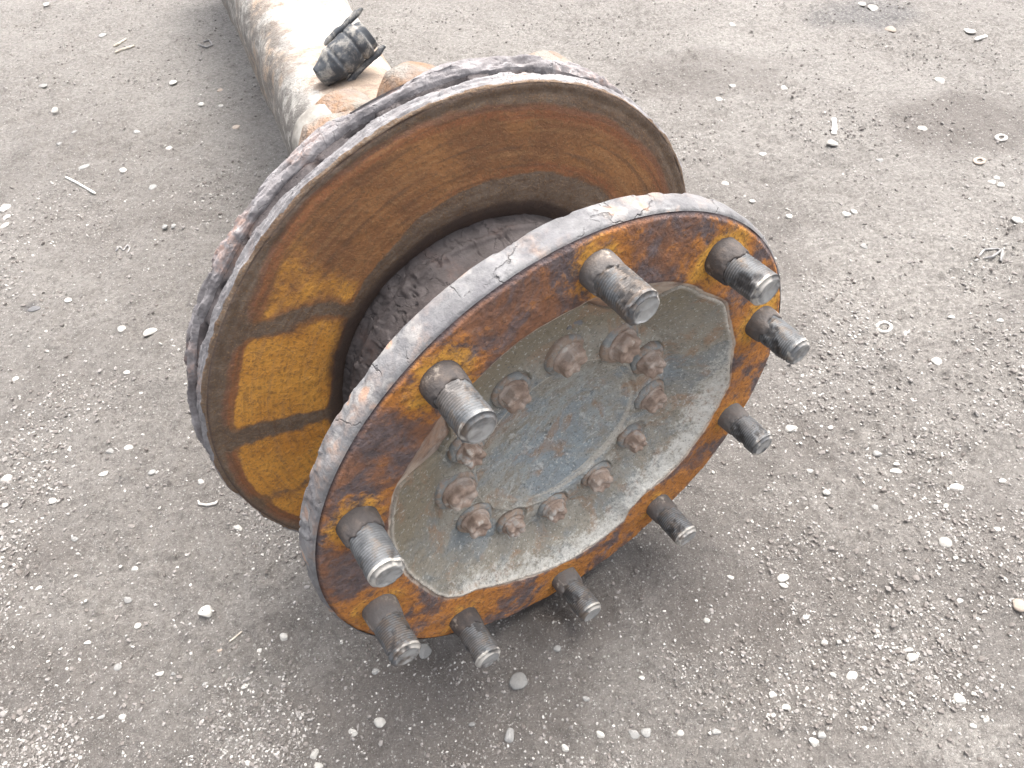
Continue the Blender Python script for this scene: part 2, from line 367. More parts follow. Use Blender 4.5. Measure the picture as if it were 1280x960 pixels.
# ------------------------------------------------------------------ ground
def axis_lines(lo, hi, f0, f1, step0, step1, far):
    """fine lines from f0 to f1 with the spacing growing from step0 to step1, coarse beyond"""
    a = [f0]
    while a[-1] < f1: a.append(a[-1] + step0 + (step1 - step0) * (a[-1] - f0) / (f1 - f0))
    s = step1; b = []
    while a[-1] < hi: s *= 1.25; a.append(a[-1] + s)
    s = step0; x = f0
    while x > lo: s *= 1.25; x -= s; b.append(x)
    return np.array(b[::-1] + a)
gx = axis_lines(-60, 60, -1.30, 1.15, .0042, .0042, 60)
gy = axis_lines(-60, 90, -.34, 1.75, .0032, .0078, 90)
contact = h2w((.190 * math.cos(math.radians(223)), -.190 * math.sin(math.radians(223)), .014))
discbot = h2w((.215 * math.cos(math.radians(213)), -.215 * math.sin(math.radians(213)), -.146))
def ground_h(x, y, fine=True):
    P = np.stack([x, y, 0 * x], -1)
    near = np.exp(-((x / 6) ** 2 + ((y - .5) / 6) ** 2))
    h = .010 * fbm(P, 2.6, 3, 3) + .0060 * fbm(P, 13, 4, 11)
    if fine:
        l = fbm(P, 45, 4, 21, .6); h = h + .0050 * l
        r = fbm(P, 110, 3, 31, .6); h = h + .0085 * np.maximum(r, 0) * sst(-.15, .4, fbm(P, 7, 3, 5))
    for c, a, s in ((contact, .019, .017), (discbot, .010, .06)):
        h = h + a * np.exp(-((x - c[0]) ** 2 + (y - c[1]) ** 2) / (2 * s * s)) * (1 + .5 * fbm(P, 60, 3, 8))
    return h * near
def blob(P, c, s, seed, th=.0):
    x, y = P[..., 0] - c[0], P[..., 1] - c[1]
    d = np.sqrt((x / s[0]) ** 2 + (y / s[1]) ** 2)
    return sst(1.15, .55, d + .55 * fbm(P, 9, 4, seed))
def build_ground():
    X, Y = np.meshgrid(gx, gy, indexing='ij'); X = X.ravel(); Y = Y.ravel()
    Z = ground_h(X, Y); P = np.stack([X, Y, 0 * X], -1)
    damp = np.zeros_like(X); oil = np.zeros_like(X); dust_glare = np.zeros_like(X)
    for (px, py), s, k in (((885, 95), (.17, .10), .6), ((1205, 155), (.12, .09), .8), ((700, 770), (.05, .035), .75), ((905, 770), (.06, .04), .5),  # the spot just below the flange is its shade painted dark
                          ((60, 690), (.05, .03), .5), ((230, 275), (.06, .03), .5), ((560, 880), (.14, .06), .55), ((1000, 330), (.05, .04), .35)):  # the wide spot before the lowest studs is painted hub shade too
        c, _ = px2w(px, py); damp = np.maximum(damp, k * blob(P, c, s, 41 + px % 7))
    c, _ = px2w(1085, 15); oil = .8 * blob(P, c, (.12, .10), 77)
    c, _ = px2w(40, 388); oil = np.maximum(oil, .6 * blob(P, c, (.014, .012), 79))
    for (px, py), s, k in (((1130, 345), (.20, .16), .75), ((960, 30), (.26, .24), .6), ((1150, 240), (.22, .10), .5), ((700, 30), (.35, .2), .45), ((1240, 440), (.1, .1), .5), ((1230, 100), (.10, .10), .5), ((1215, 925), (.05, .025), .8), ((1080, 640), (.10, .06), .35),
                          ((700, 45), (.20, .10), .35), ((110, 740), (.08, .05), .3), ((330, 870), (.10, .05), .3), ((1200, 560), (.12, .06), .4)):
        c, _ = px2w(px, py); dust_glare = np.maximum(dust_glare, k * blob(P, c, s, 51 + px % 9))
    dust_glare = np.maximum(dust_glare, np.minimum(.5 * sst(.15, 1.0, Y + .25 * X + .5 * fbm(P, 2.2, 4, 66)), .5)) * (1 - .9 * damp)  # paler with distance: the far ground's backlight put into the colour
    me = mesh_np('ground', np.stack([X, Y, Z], -1), grid_faces(len(gx), len(gy)), dict(damp=damp, oil=oil, dust_glare=dust_glare))
    return tag(link('ground', me, M['soil']), 'bare grey dirt yard strewn with pale grit', None, None, 'structure')
ground = build_ground()

def ico():
    t = (1 + 5 ** .5) / 2
    v = np.array([(-1, t, 0), (1, t, 0), (-1, -t, 0), (1, -t, 0), (0, -1, t), (0, 1, t), (0, -1, -t), (0, 1, -t), (t, 0, -1), (t, 0, 1), (-t, 0, -1), (-t, 0, 1)], float)
    f = np.array([(0, 11, 5), (0, 5, 1), (0, 1, 7), (0, 7, 10), (0, 10, 11), (1, 5, 9), (5, 11, 4), (11, 10, 2), (10, 7, 6), (7, 1, 8), (3, 9, 4), (3, 4, 2), (3, 2, 6), (3, 6, 8), (3, 8, 9), (4, 9, 5), (2, 4, 11), (6, 2, 10), (8, 6, 7), (9, 8, 1)])
    return v / np.linalg.norm(v[0]), f
def scatter(name, n, mat, smin, smax, power, label, cat, patch, sunk):
    """n low-poly grains lying on the dirt, spread over the yard in view (denser where seen closer)"""
    V, F = ico()
    px = rng.uniform(-60, 1340, n * 2); py = rng.uniform(-40, 1010, n * 2)
    pts = np.array([px2w(a, b)[0][:2] for a, b in zip(px, py)])
    dep = np.linalg.norm(np.c_[pts, 0 * px] - CPN, axis=1)
    keep = rng.random(n * 2) < np.clip((.75 / dep) ** -.3, 0, 1)
    if patch:
        P = np.c_[pts, 0 * px]; q = fbm(P, 11, 4, 61); keep &= rng.random(n * 2) < .16 + .84 * sst(-.10, .42, q)
    pts = pts[keep][:n]; dep = dep[keep][:n]; k = len(pts)
    size = smin + (smax - smin) * rng.random(k) ** power
    size *= np.clip(dep / .8, .9, 1.15)
    shp = V[None] * rng.uniform(.62, 1.15, (k, 12, 1)) * np.stack([rng.uniform(.7, 1.25, k), rng.uniform(.6, 1.0, k), rng.uniform(.4, .75, k)], -1)[:, None]
    a = rng.uniform(0, 2 * np.pi, k); ca, sa = np.cos(a)[:, None], np.sin(a)[:, None]
    x = shp[..., 0] * ca - shp[..., 1] * sa; y = shp[..., 0] * sa + shp[..., 1] * ca
    tl = rng.normal(0, .35, k)[:, None]; z = shp[..., 2] + x * tl
    co = np.stack([x, y, z], -1) * size[:, None, None] * .5
    zb = ground_h(pts[:, 0], pts[:, 1])
    co += np.stack([pts[:, 0], pts[:, 1], zb + size * (.25 - sunk)], -1)[:, None]
    tone = np.repeat(rng.random(k)[:, None], 12, 1)
    faces = (F[None] + (np.arange(k) * 12)[:, None, None]).reshape(-1, 3)
    o = link(name, mesh_np(name, co, faces, dict(tone=tone), smooth=False), mat)
    return tag(o, label, cat, None, 'stuff')
scatter('grit', 76000, M['grit'], .0008, .0042, 5.2, 'fine pale stone grit scattered over the dirt', 'grit', True, .12)
scatter('soil_crumbs', 30000, M['crumb'], .0010, .0064, 3.4, 'loose dark crumbs of soil on the dirt', 'soil', True, .14)

# ------------------------------------------------------------------ the axle end
axle = bpy.data.objects.new('truck_axle', None); C.objects.link(axle); axle.empty_display_size = .1
axle.matrix_world = HUB_M
tag(axle, 'rusty truck axle end with brake disc and studded wheel hub, lying on dirt', 'axle')
mm = .001
STUDS = [36 * k for k in range(10)]
BOLTS = [7, 35.5, 68, 97, 129, 158, 187, 217, 245, 275, 307, 334]
BOLT_R = 84.5
ROUT = [(0, 144), (20, 144.5), (40, 144), (54, 143), (66, 143), (76, 143), (91, 146), (97, 143), (120, 144), (130, 148), (138, 147), (150, 146), (164, 144), (172, 138), (178, 133), (187, 135), (191, 147), (198, 147), (208, 145),
        (221, 142), (232, 138), (239, 136), (255, 135), (260, 143), (265, 145), (275, 141), (295, 140), (307, 142), (324, 145), (331, 146), (345, 144), (360, 144)]
def rout(T):
    d = np.degrees(T) % 360; rag = 2.6 * fbm(np.stack([np.cos(T), np.sin(T), 0 * T], -1), 5.0, 4, 109, .6) * sst(62, 75, d)      # ragged, chipped edge
    return (np.interp(d, [a for a, _ in ROUT], [b for _, b in ROUT]) + rag) * mm
def wall_run(T):
    d = (np.degrees(T) + 180) % 360 - 180
    return .022 + .012 * sst(38, 52, d) * (1 - sst(66, 72, d)) + .022 * sst(-30, -27, d) * (1 - sst(-20, -6, d))
def lobe(T):
    d = np.degrees(T) % 360; return sst(64.2, 66, d) * (1 - sst(332, 334, d))

def build_flange():
    # profile runs: recess wall -> face -> rim -> back face
    seg = 900
    prof = np.vstack([resample([(-1.0, -26), (-.62, -20), (0, 0)], 3.0), resample([(0, 0), (1, 0)], 1 / 40)[1:], ])
    # part one: face in normalised radius (0 at recess edge, 1 at the outer bevel)
    s = np.concatenate([[-1.0, -.8, -.6, -.4, -.2, -.08], np.linspace(0, 1, 62)])
    T = np.repeat((np.arange(seg) * 2 * np.pi / seg)[:, None], len(s), 1); Sx = np.repeat(s[None], seg, 0)
    R0 = rout(T); R1 = .1905
    Rr = np.where(Sx >= 0, R0 + (R1 - R0) * Sx, R0 + wall_run(T) * Sx)
    Z = np.where(Sx >= 0, -.0012 * sst(.06, 0, Sx), -.0012 + .024 * Sx)
    P = polar(T, Rr, Z)
    face = (Sx >= 0)
    Z = Z + face * (.0011 * fbm(P, 80, 5, 71, .6) + .0016 * np.minimum(fbm(P, 28, 4, 72) + .12, 0))
    # the outer edge is worn and rounded
    Z = Z - .0022 * sst(.93, 1.0, Sx) - .0016 * sst(.80, 1.0, Sx) * np.maximum(0, fbm(P, 22, 3, 75))
    P = polar(T, Rr, Z)
    d = np.min([np.hypot(P[..., 0] - .1675 * math.cos(math.radians(a)), P[..., 1] + .1675 * math.sin(math.radians(a))) for a in STUDS], 0)
    deg = np.degrees(T) % 360
    n = fbm(P, 30, 4, 73)
    # rust creep hangs round the studs and runs along the lower half
    low = sst(105, 150, deg) * (1 - sst(285, 320, deg))
    right = sst(48, 70, deg) * (1 - sst(120, 150, deg))
    orange = .50 * sst(.044, .012, d + .012 * n) + .27 * low + .26 * right + .05
    ochre = .62 * sst(.034, .013, d + .012 * n) * (1 - .35 * low) + .18 * right * sst(.05, .02, d) + .10 * low
    dark = np.maximum(sst(.94, .985, Sx) * (1 - .65 * low), .5 * sst(.02, 0, np.abs(Sx - .0)))
    pale = ((Sx < 0.02) * 1.0) * (.4 + .6 * sst(-.3, .2, n))
    co = P; 
    me = mesh_np('hub_flange', co, grid_faces(seg, len(s), True, False, True), dict(orange=orange, ochre=ochre, dark=dark, pale=pale))
    fl = link('hub_flange', me, M['face'], axle)
    # rim: outer cylinder with bevels and back face
    pr = resample([(.1905, -.0022), (.1920, -.0032), (.1932, -.0058), (.1932, -.0195), (.1915, -.0218), (.186, -.0222), (.104, -.0226)], .0013)
    T, Rr, Z = lathe(pr, 1000); P = polar(T, Rr, Z)
    cyl = sst(.188, .1925, Rr)
    e = fbm(P, 32, 5, 81, .6); pit = np.minimum(fbm(P, 60, 4, 82) + .18, 0)
    Rr = Rr + cyl * sst(-.0022, -.006, Z) * (.0008 * e + .0036 * pit - .0010 * sst(.16, .24, fbm(P, 75, 4, 86)))
    Z = Z - .0012 * sst(-.016, -.0215, Z) * fbm(P, 40, 3, 84)
    link('flange_rim', mesh_np('flange_rim', polar(T, Rr, Z), grid_faces(*T.shape, True, False, True)), M['rim'], fl)
build_flange()

def build_barrel():
    pr = resample([(.112, -.0215), (.110, -.040), (.1078, -.075), (.1078, -.112), (.1088, -.1185), (.1115, -.1205), (.1122, -.1232), (.1100, -.1255), (.1102, -.1320), (.1140, -.1385)], .0014)
    T, Rr, Z = lathe(pr, 900); P = polar(T, Rr, Z)
    # scale lifting off in broad flakes: steps along noise contours
    q = fbm(P, 19, 4, 91, .55); fl = .0013 * sst(.02, .035, q) + .0010 * sst(-.14, -.125, q) + .0009 * sst(.17, .185, q)
    c1 = np.abs(fbm(P, 33, 4, 92)); fl = fl - .0030 * sst(.024, .0, c1) * sst(-.12, .05, fbm(P, 12, 2, 93))
    ring = .0016 * sst(-.1165, -.1175, Z) * (sst(-.05, .02, fbm(np.stack([P[..., 0], P[..., 1], P[..., 2] * .3], -1), 26, 4, 95)))
    Rr = Rr + fl + ring + .0005 * fbm(P, 120, 3, 94)
    link('hub_barrel', mesh_np('hub_barrel', polar(T, Rr, Z), grid_faces(*T.shape, True, False, True)), M['barrel'], axle)
build_barrel()

def build_plate():
    seg, nr = 1000, 150
    s = np.r_[np.linspace(0.0, .9995, nr - 1), 1.0]
    T = np.repeat((np.arange(seg) * 2 * np.pi / seg)[:, None], nr, 1); Sx = np.repeat(s[None], seg, 0)
    L = lobe(T); RO = rout(T)
    edge = RO - .0006 - (1 - L) * .86 * wall_run(T)
    Rr = edge * np.where(Sx < .04, Sx, Sx)
    P0 = polar(T, Rr, 0 * Rr)
    r = Rr
    floor = -.0222 - .0100 * (1 - np.clip(r / .067, 0, 1) ** 2.2)            # shallow dished centre
    floor = floor - .0010 * sst(.0695, .0675, r) + .0010 * np.exp(-((r - .0705) / .0016) ** 2)
    t = np.clip((r - .101) / (edge - .101), 0, 1)
    cone = .0222 * (t ** .85) - .0012 * t
    near = .0035 * t
    Z = floor + cone * L + near * (1 - L)
    # rounded lip of the lobes
    u = edge - r
    Z = Z + L * (.0012 * np.exp(-(u / .004) ** 2)) - L * .0040 * sst(.0010, 0, u)
    # pockets round the bolts
    for a in BOLTS:
        d = np.hypot(P0[..., 0] - BOLT_R * mm * math.cos(math.radians(a)), P0[..., 1] + BOLT_R * mm * math.sin(math.radians(a)))
        Z = Z - .0012 * sst(.0154, .0143, d)
        Z = Z + .0006 * np.exp(-((d - .0161) / .0012) ** 2)
    Z = np.where(Sx >= 1.0, -.031, Z)                                       # skirt down to the seat
    far = .5 - .5 * np.cos(T - math.radians(9))
    P = polar(T, Rr, Z)
    Z = Z + .0005 * fbm(P, 85, 4, 101) + .0009 * fbm(P, 26, 3, 102) - .0010 * sst(.30, .5, fbm(P, 120, 3, 103))
    n = fbm(P, 22, 4, 104)
    salt_light = sst(.100, .140, r + .012 * n) * sst(.35, .85, far) * .85 + .36 * sst(.058, .070, r) * sst(.094, .080, r) * sst(.3, .8, far) + .10 * sst(.3, .7, far) - .08  # whiter on the far slope: skylight falling there is put into the colour
    streak = .5 + .5 * fbm(np.stack([np.cos(T) * .9, np.sin(T) * .9, r * 330], -1), 1.0, 4, 105, .6) / .6
    streak = streak * (sst(.050, .062, r) * sst(.082, .068, r) * (.5 + .7 * far) + .35 * sst(.10, .12, r))  # stronger on the far slope, where skylight is painted into the streaks
    streak = np.maximum(streak, .9 * np.exp(-((r - .0705) / .0011) ** 2) * (1 - .4 * far))
    olive = (1 - sst(.15, .5, far)) * sst(.088, .104, r) + .4 * sst(.10, .12, r)
    core = sst(.072, .040, r + .020 * n)
    lip = L * sst(.0040, .0012, u) * sst(.05, .3, far + .2 * n)  # lip paler where it faces the sky, that brightness painted on
    me = mesh_np('axle_shaft_plate', polar(T, Rr, Z), grid_faces(seg, nr, True, False, True), dict(salt_light=salt_light, core=core, lip=lip, streak=streak, olive=olive))
    link('axle_shaft_plate', me, M['plate'], axle)
build_plate()

def stud_mesh(k):
    L = .0412; r0 = .0110; prof = [(.0103, -.004), (.0103, .0125)]
    z = .0125; pitch = .0017
    while z < L - .0048:
        prof += [(r0 - .0013, z), (r0, z + pitch * .40), (r0, z + pitch * .60)]; z += pitch
    prof += [(r0 - .0009, z), (r0 - .0001, z + .0010), (r0 - .0002, L - .0026), (r0 - .0019, L - .0004), (r0 - .0025, L), (r0 - .0034, L - .0003), (r0 * .6, L - .0006), (r0 * .4, L - .0005), (r0 * .2, L - .0006), (.00002, L - .0004)]
    pr = np.array(prof); T, Rr, Z = lathe(pr, 56); P = polar(T, Rr, Z)
    off = np.array([k * 3.1, k * 1.7, 0])
    dmg = fbm(P + off, 110, 4, 120 + k); Rr = Rr + (.0005 * dmg - .0014 * sst(.16, .42, dmg)) * sst(.002, .006, Rr)
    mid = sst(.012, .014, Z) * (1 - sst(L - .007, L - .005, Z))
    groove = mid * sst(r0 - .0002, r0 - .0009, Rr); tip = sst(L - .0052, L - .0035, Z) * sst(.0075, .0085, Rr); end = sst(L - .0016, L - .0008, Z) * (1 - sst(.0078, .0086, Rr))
    Z = Z + end * .0014 * fbm(P + off, 170, 4, 133)
    f = grid_faces(*T.shape, True, False, True)
    return mesh_np('wheel_stud', polar(T, Rr, Z), f, dict(groove=groove, tip=tip, end=end))
def collar_mesh(k, ln, r):
    pr = resample([(r + .0004, -.002), (r + .0002, ln * .5), (r - .0002, ln * .92), (r - .0010, ln + .0012), (.0088, ln + .0016)], .0010)
    T, Rr, Z = lathe(pr, 80); P = polar(T, Rr, Z); off = np.array([k * 5.3, 2.2 * k, k])
    e = fbm(P * np.array([1, 1, .6]) + off, 70, 4, 140)
    ragged = sst(.45, 1.0, Z / ln)
    Z = Z + ragged * .0050 * fbm(np.stack([np.cos(T), np.sin(T), 0 * T], -1) + off, 1.3, 3, 141)
    Rr = Rr + .0008 * e + ragged * .0007 * fbm(P + off, 200, 3, 142)
    return mesh_np('stud_collar', polar(T, Rr, Z), grid_faces(*T.shape, True, False, True))
SM = [stud_mesh(k) for k in range(10)]
COL = [(.0120, .0122), (.0115, .0119), (.0135, .0126), (.0105, .0126), (.0125, .0118), (.0120, .0119), (.0110, .0120), (.0115, .0119), (.0125, .0121), (.0095, .0123)]
for k, a in enumerate(STUDS):
    t = math.radians(a)
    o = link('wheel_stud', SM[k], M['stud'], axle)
    o.location = (.1675 * math.cos(t), -.1675 * math.sin(t), random.uniform(-.0008, .0006)); o.rotation_euler = (0, 0, random.uniform(0, 6.28))
    c = link('stud_collar', collar_mesh(k, *COL[k]), M['collar'], o)

def bolt_mesh(k):
    seg = 96; hgt = .0125 + .001 * random.uniform(-1, 1)
    zs = [(1.13, -.001), (1.13, .0032), (1.10, .0040), (1.0, .0046), (.97, .0044), (.95, hgt * .70), (.90, hgt * .90), (.72, hgt), (.50, hgt * .97), (.30, hgt * .88), (.15, hgt * .83), (.001, hgt * .82)]
    pr = resample([(a * .0091, b * .92) for a, b in zs], .0008); T, Rr, Z = lathe(pr, seg)
    star = sst(.0030, .0045, Z) * sst(.0015, .0045, Rr); ph = random.uniform(0, 1)
    Rr = Rr * (1 + star * (.095 * (1 - 2 * np.abs(np.sin(3 * (T + ph))) ** .75) * random.uniform(.5, 1.2) + .05 * np.cos(T * 2 + k)))
    Z = Z + .0006 * star * np.cos(6 * (T + ph)) * sst(.006, .010, Z) * 1.0
    P = polar(T, Rr, Z) + np.array([k * 2.3, k * 1.1, 0])
    Rr = Rr + .0010 * fbm(P, 130, 4, 150) * sst(.001, .004, Rr); Z = Z + .0006 * fbm(P, 140, 3, 151) * sst(.002, .005, Z)
    return mesh_np('flange_bolt', polar(T, Rr, Z), grid_faces(*T.shape, True, False, True))
def washer_mesh(k):
    pr = resample([(.0138, -.003), (.0137, .0006), (.0129, .0023), (.0116, .0033), (.0100, .0034)], .0008)
    T, Rr, Z = lathe(pr, 72); P = polar(T, Rr, Z) + k
    Rr = Rr + .0010 * fbm(P, 90, 4, 160); Z = Z + .0013 * fbm(P, 110, 4, 161)
    return mesh_np('washer', polar(T, Rr, Z), grid_faces(*T.shape, True, False, True))
for k, a in enumerate(BOLTS):
    t = math.radians(a)
    o = link('flange_bolt', bolt_mesh(k), M['bolt'], axle)
    o.location = (BOLT_R * mm * math.cos(t), -BOLT_R * mm * math.sin(t), -.0208 + random.uniform(-.0005, .0008))
    s = (1.0, 1.18, 1.2, 1.0, 1.05, .86, 1.0, .98, .9, 1.06, 1.24, .95)[k]; o.scale = (s, s, random.uniform(.9, 1.1)); o.rotation_euler = (random.uniform(-.12, .12), random.uniform(-.12, .12), random.uniform(0, 6))
    link('washer', washer_mesh(k), M['washer'], o).location = (0, 0, -.0015)

def build_disc():
    z0, z1, z2, z3 = -.1296, -.1405, -.1515, -.1630
    pr = resample([(.1110, -.1390), (.1165, -.1352), (.1225, -.1325), (.1290, -.1305), (.138, z0)], .0012)[:-1]
    pr = np.vstack([pr, resample([(.138, z0), (.2105, z0)], .0016)[:-1], resample([(.2105, z0), (.2130, z0 - .0008), (.2145, z0 - .0026), (.2148, z1 + .0012), (.2135, z1), (.198, z1)], .0005), resample([(.198, z1), (.128, z1)], .006)[1:]])
    T, Rr, Z = lathe(pr, 1080); P = polar(T, Rr, Z)
    cyl = sst(.2120, .2142, Rr)
    scale = np.stack([P[..., 0], P[..., 1], P[..., 2] * 5], -1)
    layer = np.mod(Z * 330 + 1.3 * fbm(P, 22, 4, 177), 1.0) * sst(-.2, .2, fbm(P, 18, 3, 178)); flake = .0008 * sst(0, .02, fbm(scale, 27, 4, 171)) + .0007 * sst(.18, .20, fbm(scale, 27, 4, 171))
    Rr = Rr + cyl * (flake + .0013 * fbm(scale, 90, 5, 172, .65) - .0012 + .0013 * layer)
    face = (Z > z0 - .0005) * 1.0
    Z = Z + sst(.199, .2105, Rr) * face * .0012 * fbm(P, 35, 4, 173) - .0009 * np.exp(-((Rr - .2055) / .0022) ** 2) * face + .0003 * fbm(P, 150, 3, 174) * face
    deg = np.degrees(T) % 360; d2 = (deg + 180) % 360 - 180                       # -180..180 round the near side
    n = fbm(P, 17, 4, 175); n2 = fbm(P, 45, 4, 176)
    ro = np.interp(d2, [-80, -63, -50, -40, -33, -20, -12, 0, 20, 44, 74, 100], [209, 209, 205, 200, 201, 198, 203, 209, 207, 199, 195, 196]) * mm
    ri = np.interp(d2, [-80, -50, -38, -20, -3, 12, 28, 47, 63, 100], [126, 127, 122, 123, 137, 140, 146, 149, 152, 150]) * mm
    rr = Rr + .0035 * n2
    body = sst(0, .006, ro - rr) * sst(-.002, .005, rr - ri)
    def stripe(a, w, k): return k * np.exp(-((d2 + .8 * n2 * 4 - a) / w) ** 2)
    ang = d2 + (Rr - .165) * 60                                                   # the stripes lean a little
    st = 0
    for (r1, a1, r2, a2, w, k) in ((.199, -23, .132, -12.5, 2.9, .92), (.202, -49, .125, -54, 3.1, .92), (.204, -71, .17, -75, 2.6, .55)):
        ac = a1 + (a2 - a1) * (Rr - r1) / (r2 - r1)
        st = np.maximum(st, k * np.exp(-(((d2 - ac) * Rr / .165 + 3.0 * n2) / w) ** 2))
    body = body * (1 - .95 * st)
    pan = sst(8, -16, d2 + 14 * n) * sst(-140, -90, d2) * sst(.001, .010, ro - .002 - rr) * sst(0, .006, rr - ri) * (1 - st)
    pan = pan * (.55 + .45 * sst(-14, -30, d2)) + .30 * sst(.030, .0, np.abs(Rr - .178)) * sst(-10, 10, d2) * sst(75, 30, d2) * (.6 + .8 * n)
    red = np.maximum(sst(.010, .002, np.abs(ro - .004 - rr)), .75 * sst(.008, .001, np.abs(rr - ri - .005)) * sst(0, 30, d2)) * (1 - st) + .30 * sst(20, 70, d2) - .05
    edge = np.maximum(sst(.2095, .2125, Rr) * face, sst(.1330, .1240, Rr + .006 * n2) * .9)
    me = mesh_np('brake_disc', polar(T, Rr, Z), grid_faces(*T.shape, True, False, True), dict(body=body, panel=pan, red=red, edge=edge, streak=.5 + .8 * fbm(np.stack([np.cos(T) * 3.2, np.sin(T) * 3.2, Rr * 420], -1), 1.0, 4, 179, .6)))
    me.materials.append(M['disc']); me.materials.append(M['dedge'])
    # the rim of the front plate is bare scale
    nv = T.shape[1]; j0 = int(np.argmin(np.abs(pr[:, 0] - .2138) + 100 * (pr[:, 1] < z0 - .003)))
    mi = np.zeros((T.shape[0], nv - 1), np.int32); mi[:, j0:] = 1
    me.polygons.foreach_set('material_index', mi.ravel())
    disc = link('brake_disc', me, None, axle)
    # back plate
    pr = resample([(.185, z2), (.198, z2), (.2135, z2), (.2155, z2 - .0014), (.2162, z2 - .004), (.2162, z3 + .002), (.2145, z3), (.205, z3)], .0006)
    T, Rr, Z = lathe(pr, 1080); P = polar(T, Rr, Z); sc = np.stack([P[..., 0], P[..., 1], P[..., 2] * 5], -1)
    q = fbm(sc, 24, 4, 181); cyl = sst(.213, .2155, Rr)
    Rr = Rr + cyl * (.0014 * sst(0, .02, q) + .0010 * sst(.2, .22, q) - .0034 * sst(-.10, -.13, q) + .0016 * fbm(sc, 90, 5, 182, .65) - .0010 + .0012 * np.mod(Z * 300 + 1.4 * fbm(P, 20, 4, 187), 1.0) * sst(-.2, .2, fbm(P, 16, 3, 188)))
    Z = Z + .0034 * fbm(P, 42, 5, 183, .6) * sst(.205, .2145, Rr) * (Z > -.155)
    link('back_plate', mesh_np('back_plate', polar(T, Rr, Z), grid_faces(*T.shape, True, False, True)), M['bedge'], disc)
    # rust scale bulging out of the air gap between the plates, with open holes
    zz = np.linspace(z2 - .001, z1 + .001, 16); seg = 1080
    T = np.repeat((np.arange(seg) * 2 * np.pi / seg)[:, None], 16, 1); Z = np.repeat(zz[None], seg, 0); P = polar(T, 0 * T + .208, Z)
    lens = 1 - ((Z - (z1 + z2) / 2) / .0055) ** 2
    vent = np.cos(T * 40); openv = sst(-.12, .15, .4 * vent + 2.2 * fbm(P, 17, 4, 193))
    q = fbm(np.stack([P[..., 0], P[..., 1], P[..., 2] * 3], -1), 48, 4, 191)
    Rr = .2108 + .0026 * q + .0014 * sst(.0, .03, fbm(sc[:, :1] * 1.0 + 0 * P, 20, 3, 192)) - openv * np.clip(lens, 0, 1) * .020
    Rr = np.minimum(Rr, .2142)
    link('rust_scale', mesh_np('rust_scale', polar(T, Rr, Z), grid_faces(seg, 16, True, False, False)), M['vent'], disc)
    # vanes
    vm = box_mesh('vane', (.060, .0085, .0112))
    for k in range(40):
        a = 2 * math.pi * (k + .5) / 40
        o = link('vane', vm, M['vent'], disc); a += random.uniform(-.03, .03); q_ = random.uniform(.155, .164); o.location = (q_ * math.cos(a), -q_ * math.sin(a), (z1 + z2) / 2); o.rotation_euler = (0, 0, -a)
def box_mesh(name, s):
    x, y, z = (v / 2 for v in s)
    co = [(a, b, c) for a in (-x, x) for b in (-y, y) for c in (-z, z)]
    return mesh_np(name, co, [(0, 1, 3, 2), (4, 6, 7, 5), (0, 4, 5, 1), (2, 3, 7, 6), (0, 2, 6, 4), (1, 5, 7, 3)], smooth=False)
build_disc()

# ---- behind the disc: knuckle, caliper bracket, beam, boot (built in world space, then parented)
def to_hub(o):
    o.parent = axle; o.matrix_parent_inverse = HUB_M.inverted()
    return o
def sweep(name, path, secs, mat, seg=72, power=2.6, amp=.003, seed=200, attrs=None, nscale=20, step=.006):
    """superellipse sections (half width, half height) swept along a path of world points, closed at both ends"""
    path = np.array(path, float); secs = np.array(secs, float)
    d = np.r_[0, np.cumsum(np.linalg.norm(np.diff(path, axis=0), axis=1))]; n = max(4, int(d[-1] / step)); t = np.linspace(0, d[-1], n)
    c = np.stack([np.interp(t, d, path[:, i]) for i in range(3)], 1); s = np.stack([np.interp(t, d, secs[:, i]) for i in range(2)], 1)
    k = np.ones(9) / 9
    for a in (c, s):
        for i in range(a.shape[1]):
            e = np.pad(a[:, i], 4, 'edge'); sm = np.convolve(e, k, 'valid'); a[4:-4, i] = sm[4:-4]
    tg = np.gradient(c, axis=0); tg /= np.linalg.norm(tg, axis=1)[:, None]
    sd_ = np.cross(tg, (0, 0, 1)); sd_ /= np.linalg.norm(sd_, axis=1)[:, None]; upv = np.cross(sd_, tg)
    th = np.linspace(0, 2 * np.pi, seg, endpoint=False)
    ex = np.sign(np.cos(th)) * np.abs(np.cos(th)) ** (2 / power); ey = np.sign(np.sin(th)) * np.abs(np.sin(th)) ** (2 / power)
    co = c[:, None] + sd_[:, None] * (ex[None, :, None] * s[:, 0][:, None, None]) + upv[:, None] * (ey[None, :, None] * s[:, 1][:, None, None])
    co = co + (sd_[:, None] * ex[None, :, None] + upv[:, None] * ey[None, :, None]) * (amp * fbm(co, nscale, 5, seed))[..., None]
    nrm = np.repeat(ex[None], n, 0)
    f = grid_faces(n, seg, False, True, False)
    v = co.reshape(-1, 3); caps = []
    a0, b0 = len(v), len(v) + 1; v = np.vstack([v, c[0], c[-1]])
    for j in range(seg):
        j2 = (j + 1) % seg; caps.append((a0, j, j2, j2)); caps.append((b0, (n - 1) * seg + j2, (n - 1) * seg + j, (n - 1) * seg + j))
    me = bpy.data.meshes.new(name)
    me.from_pydata([tuple(p) for p in v], [], [tuple(q) for q in f] + [tuple(q[:3]) for q in caps])
    me.polygons.foreach_set('use_smooth', np.full(len(me.polygons), True))
    if attrs:
        at = me.attributes.new('grime', 'FLOAT', 'POINT'); g = attrs(v, np.r_[nrm.ravel(), 0, 0]); at.data.foreach_set('value', np.ascontiguousarray(g, dtype=np.float32))
    me.update()
    return to_hub(link(name, me, mat))
def bend(y): return (-.108 - (y - .20) * .345, y)
kn0 = h2w((0, 0, -.160)); kn1 = h2w((0, 0, -.215))
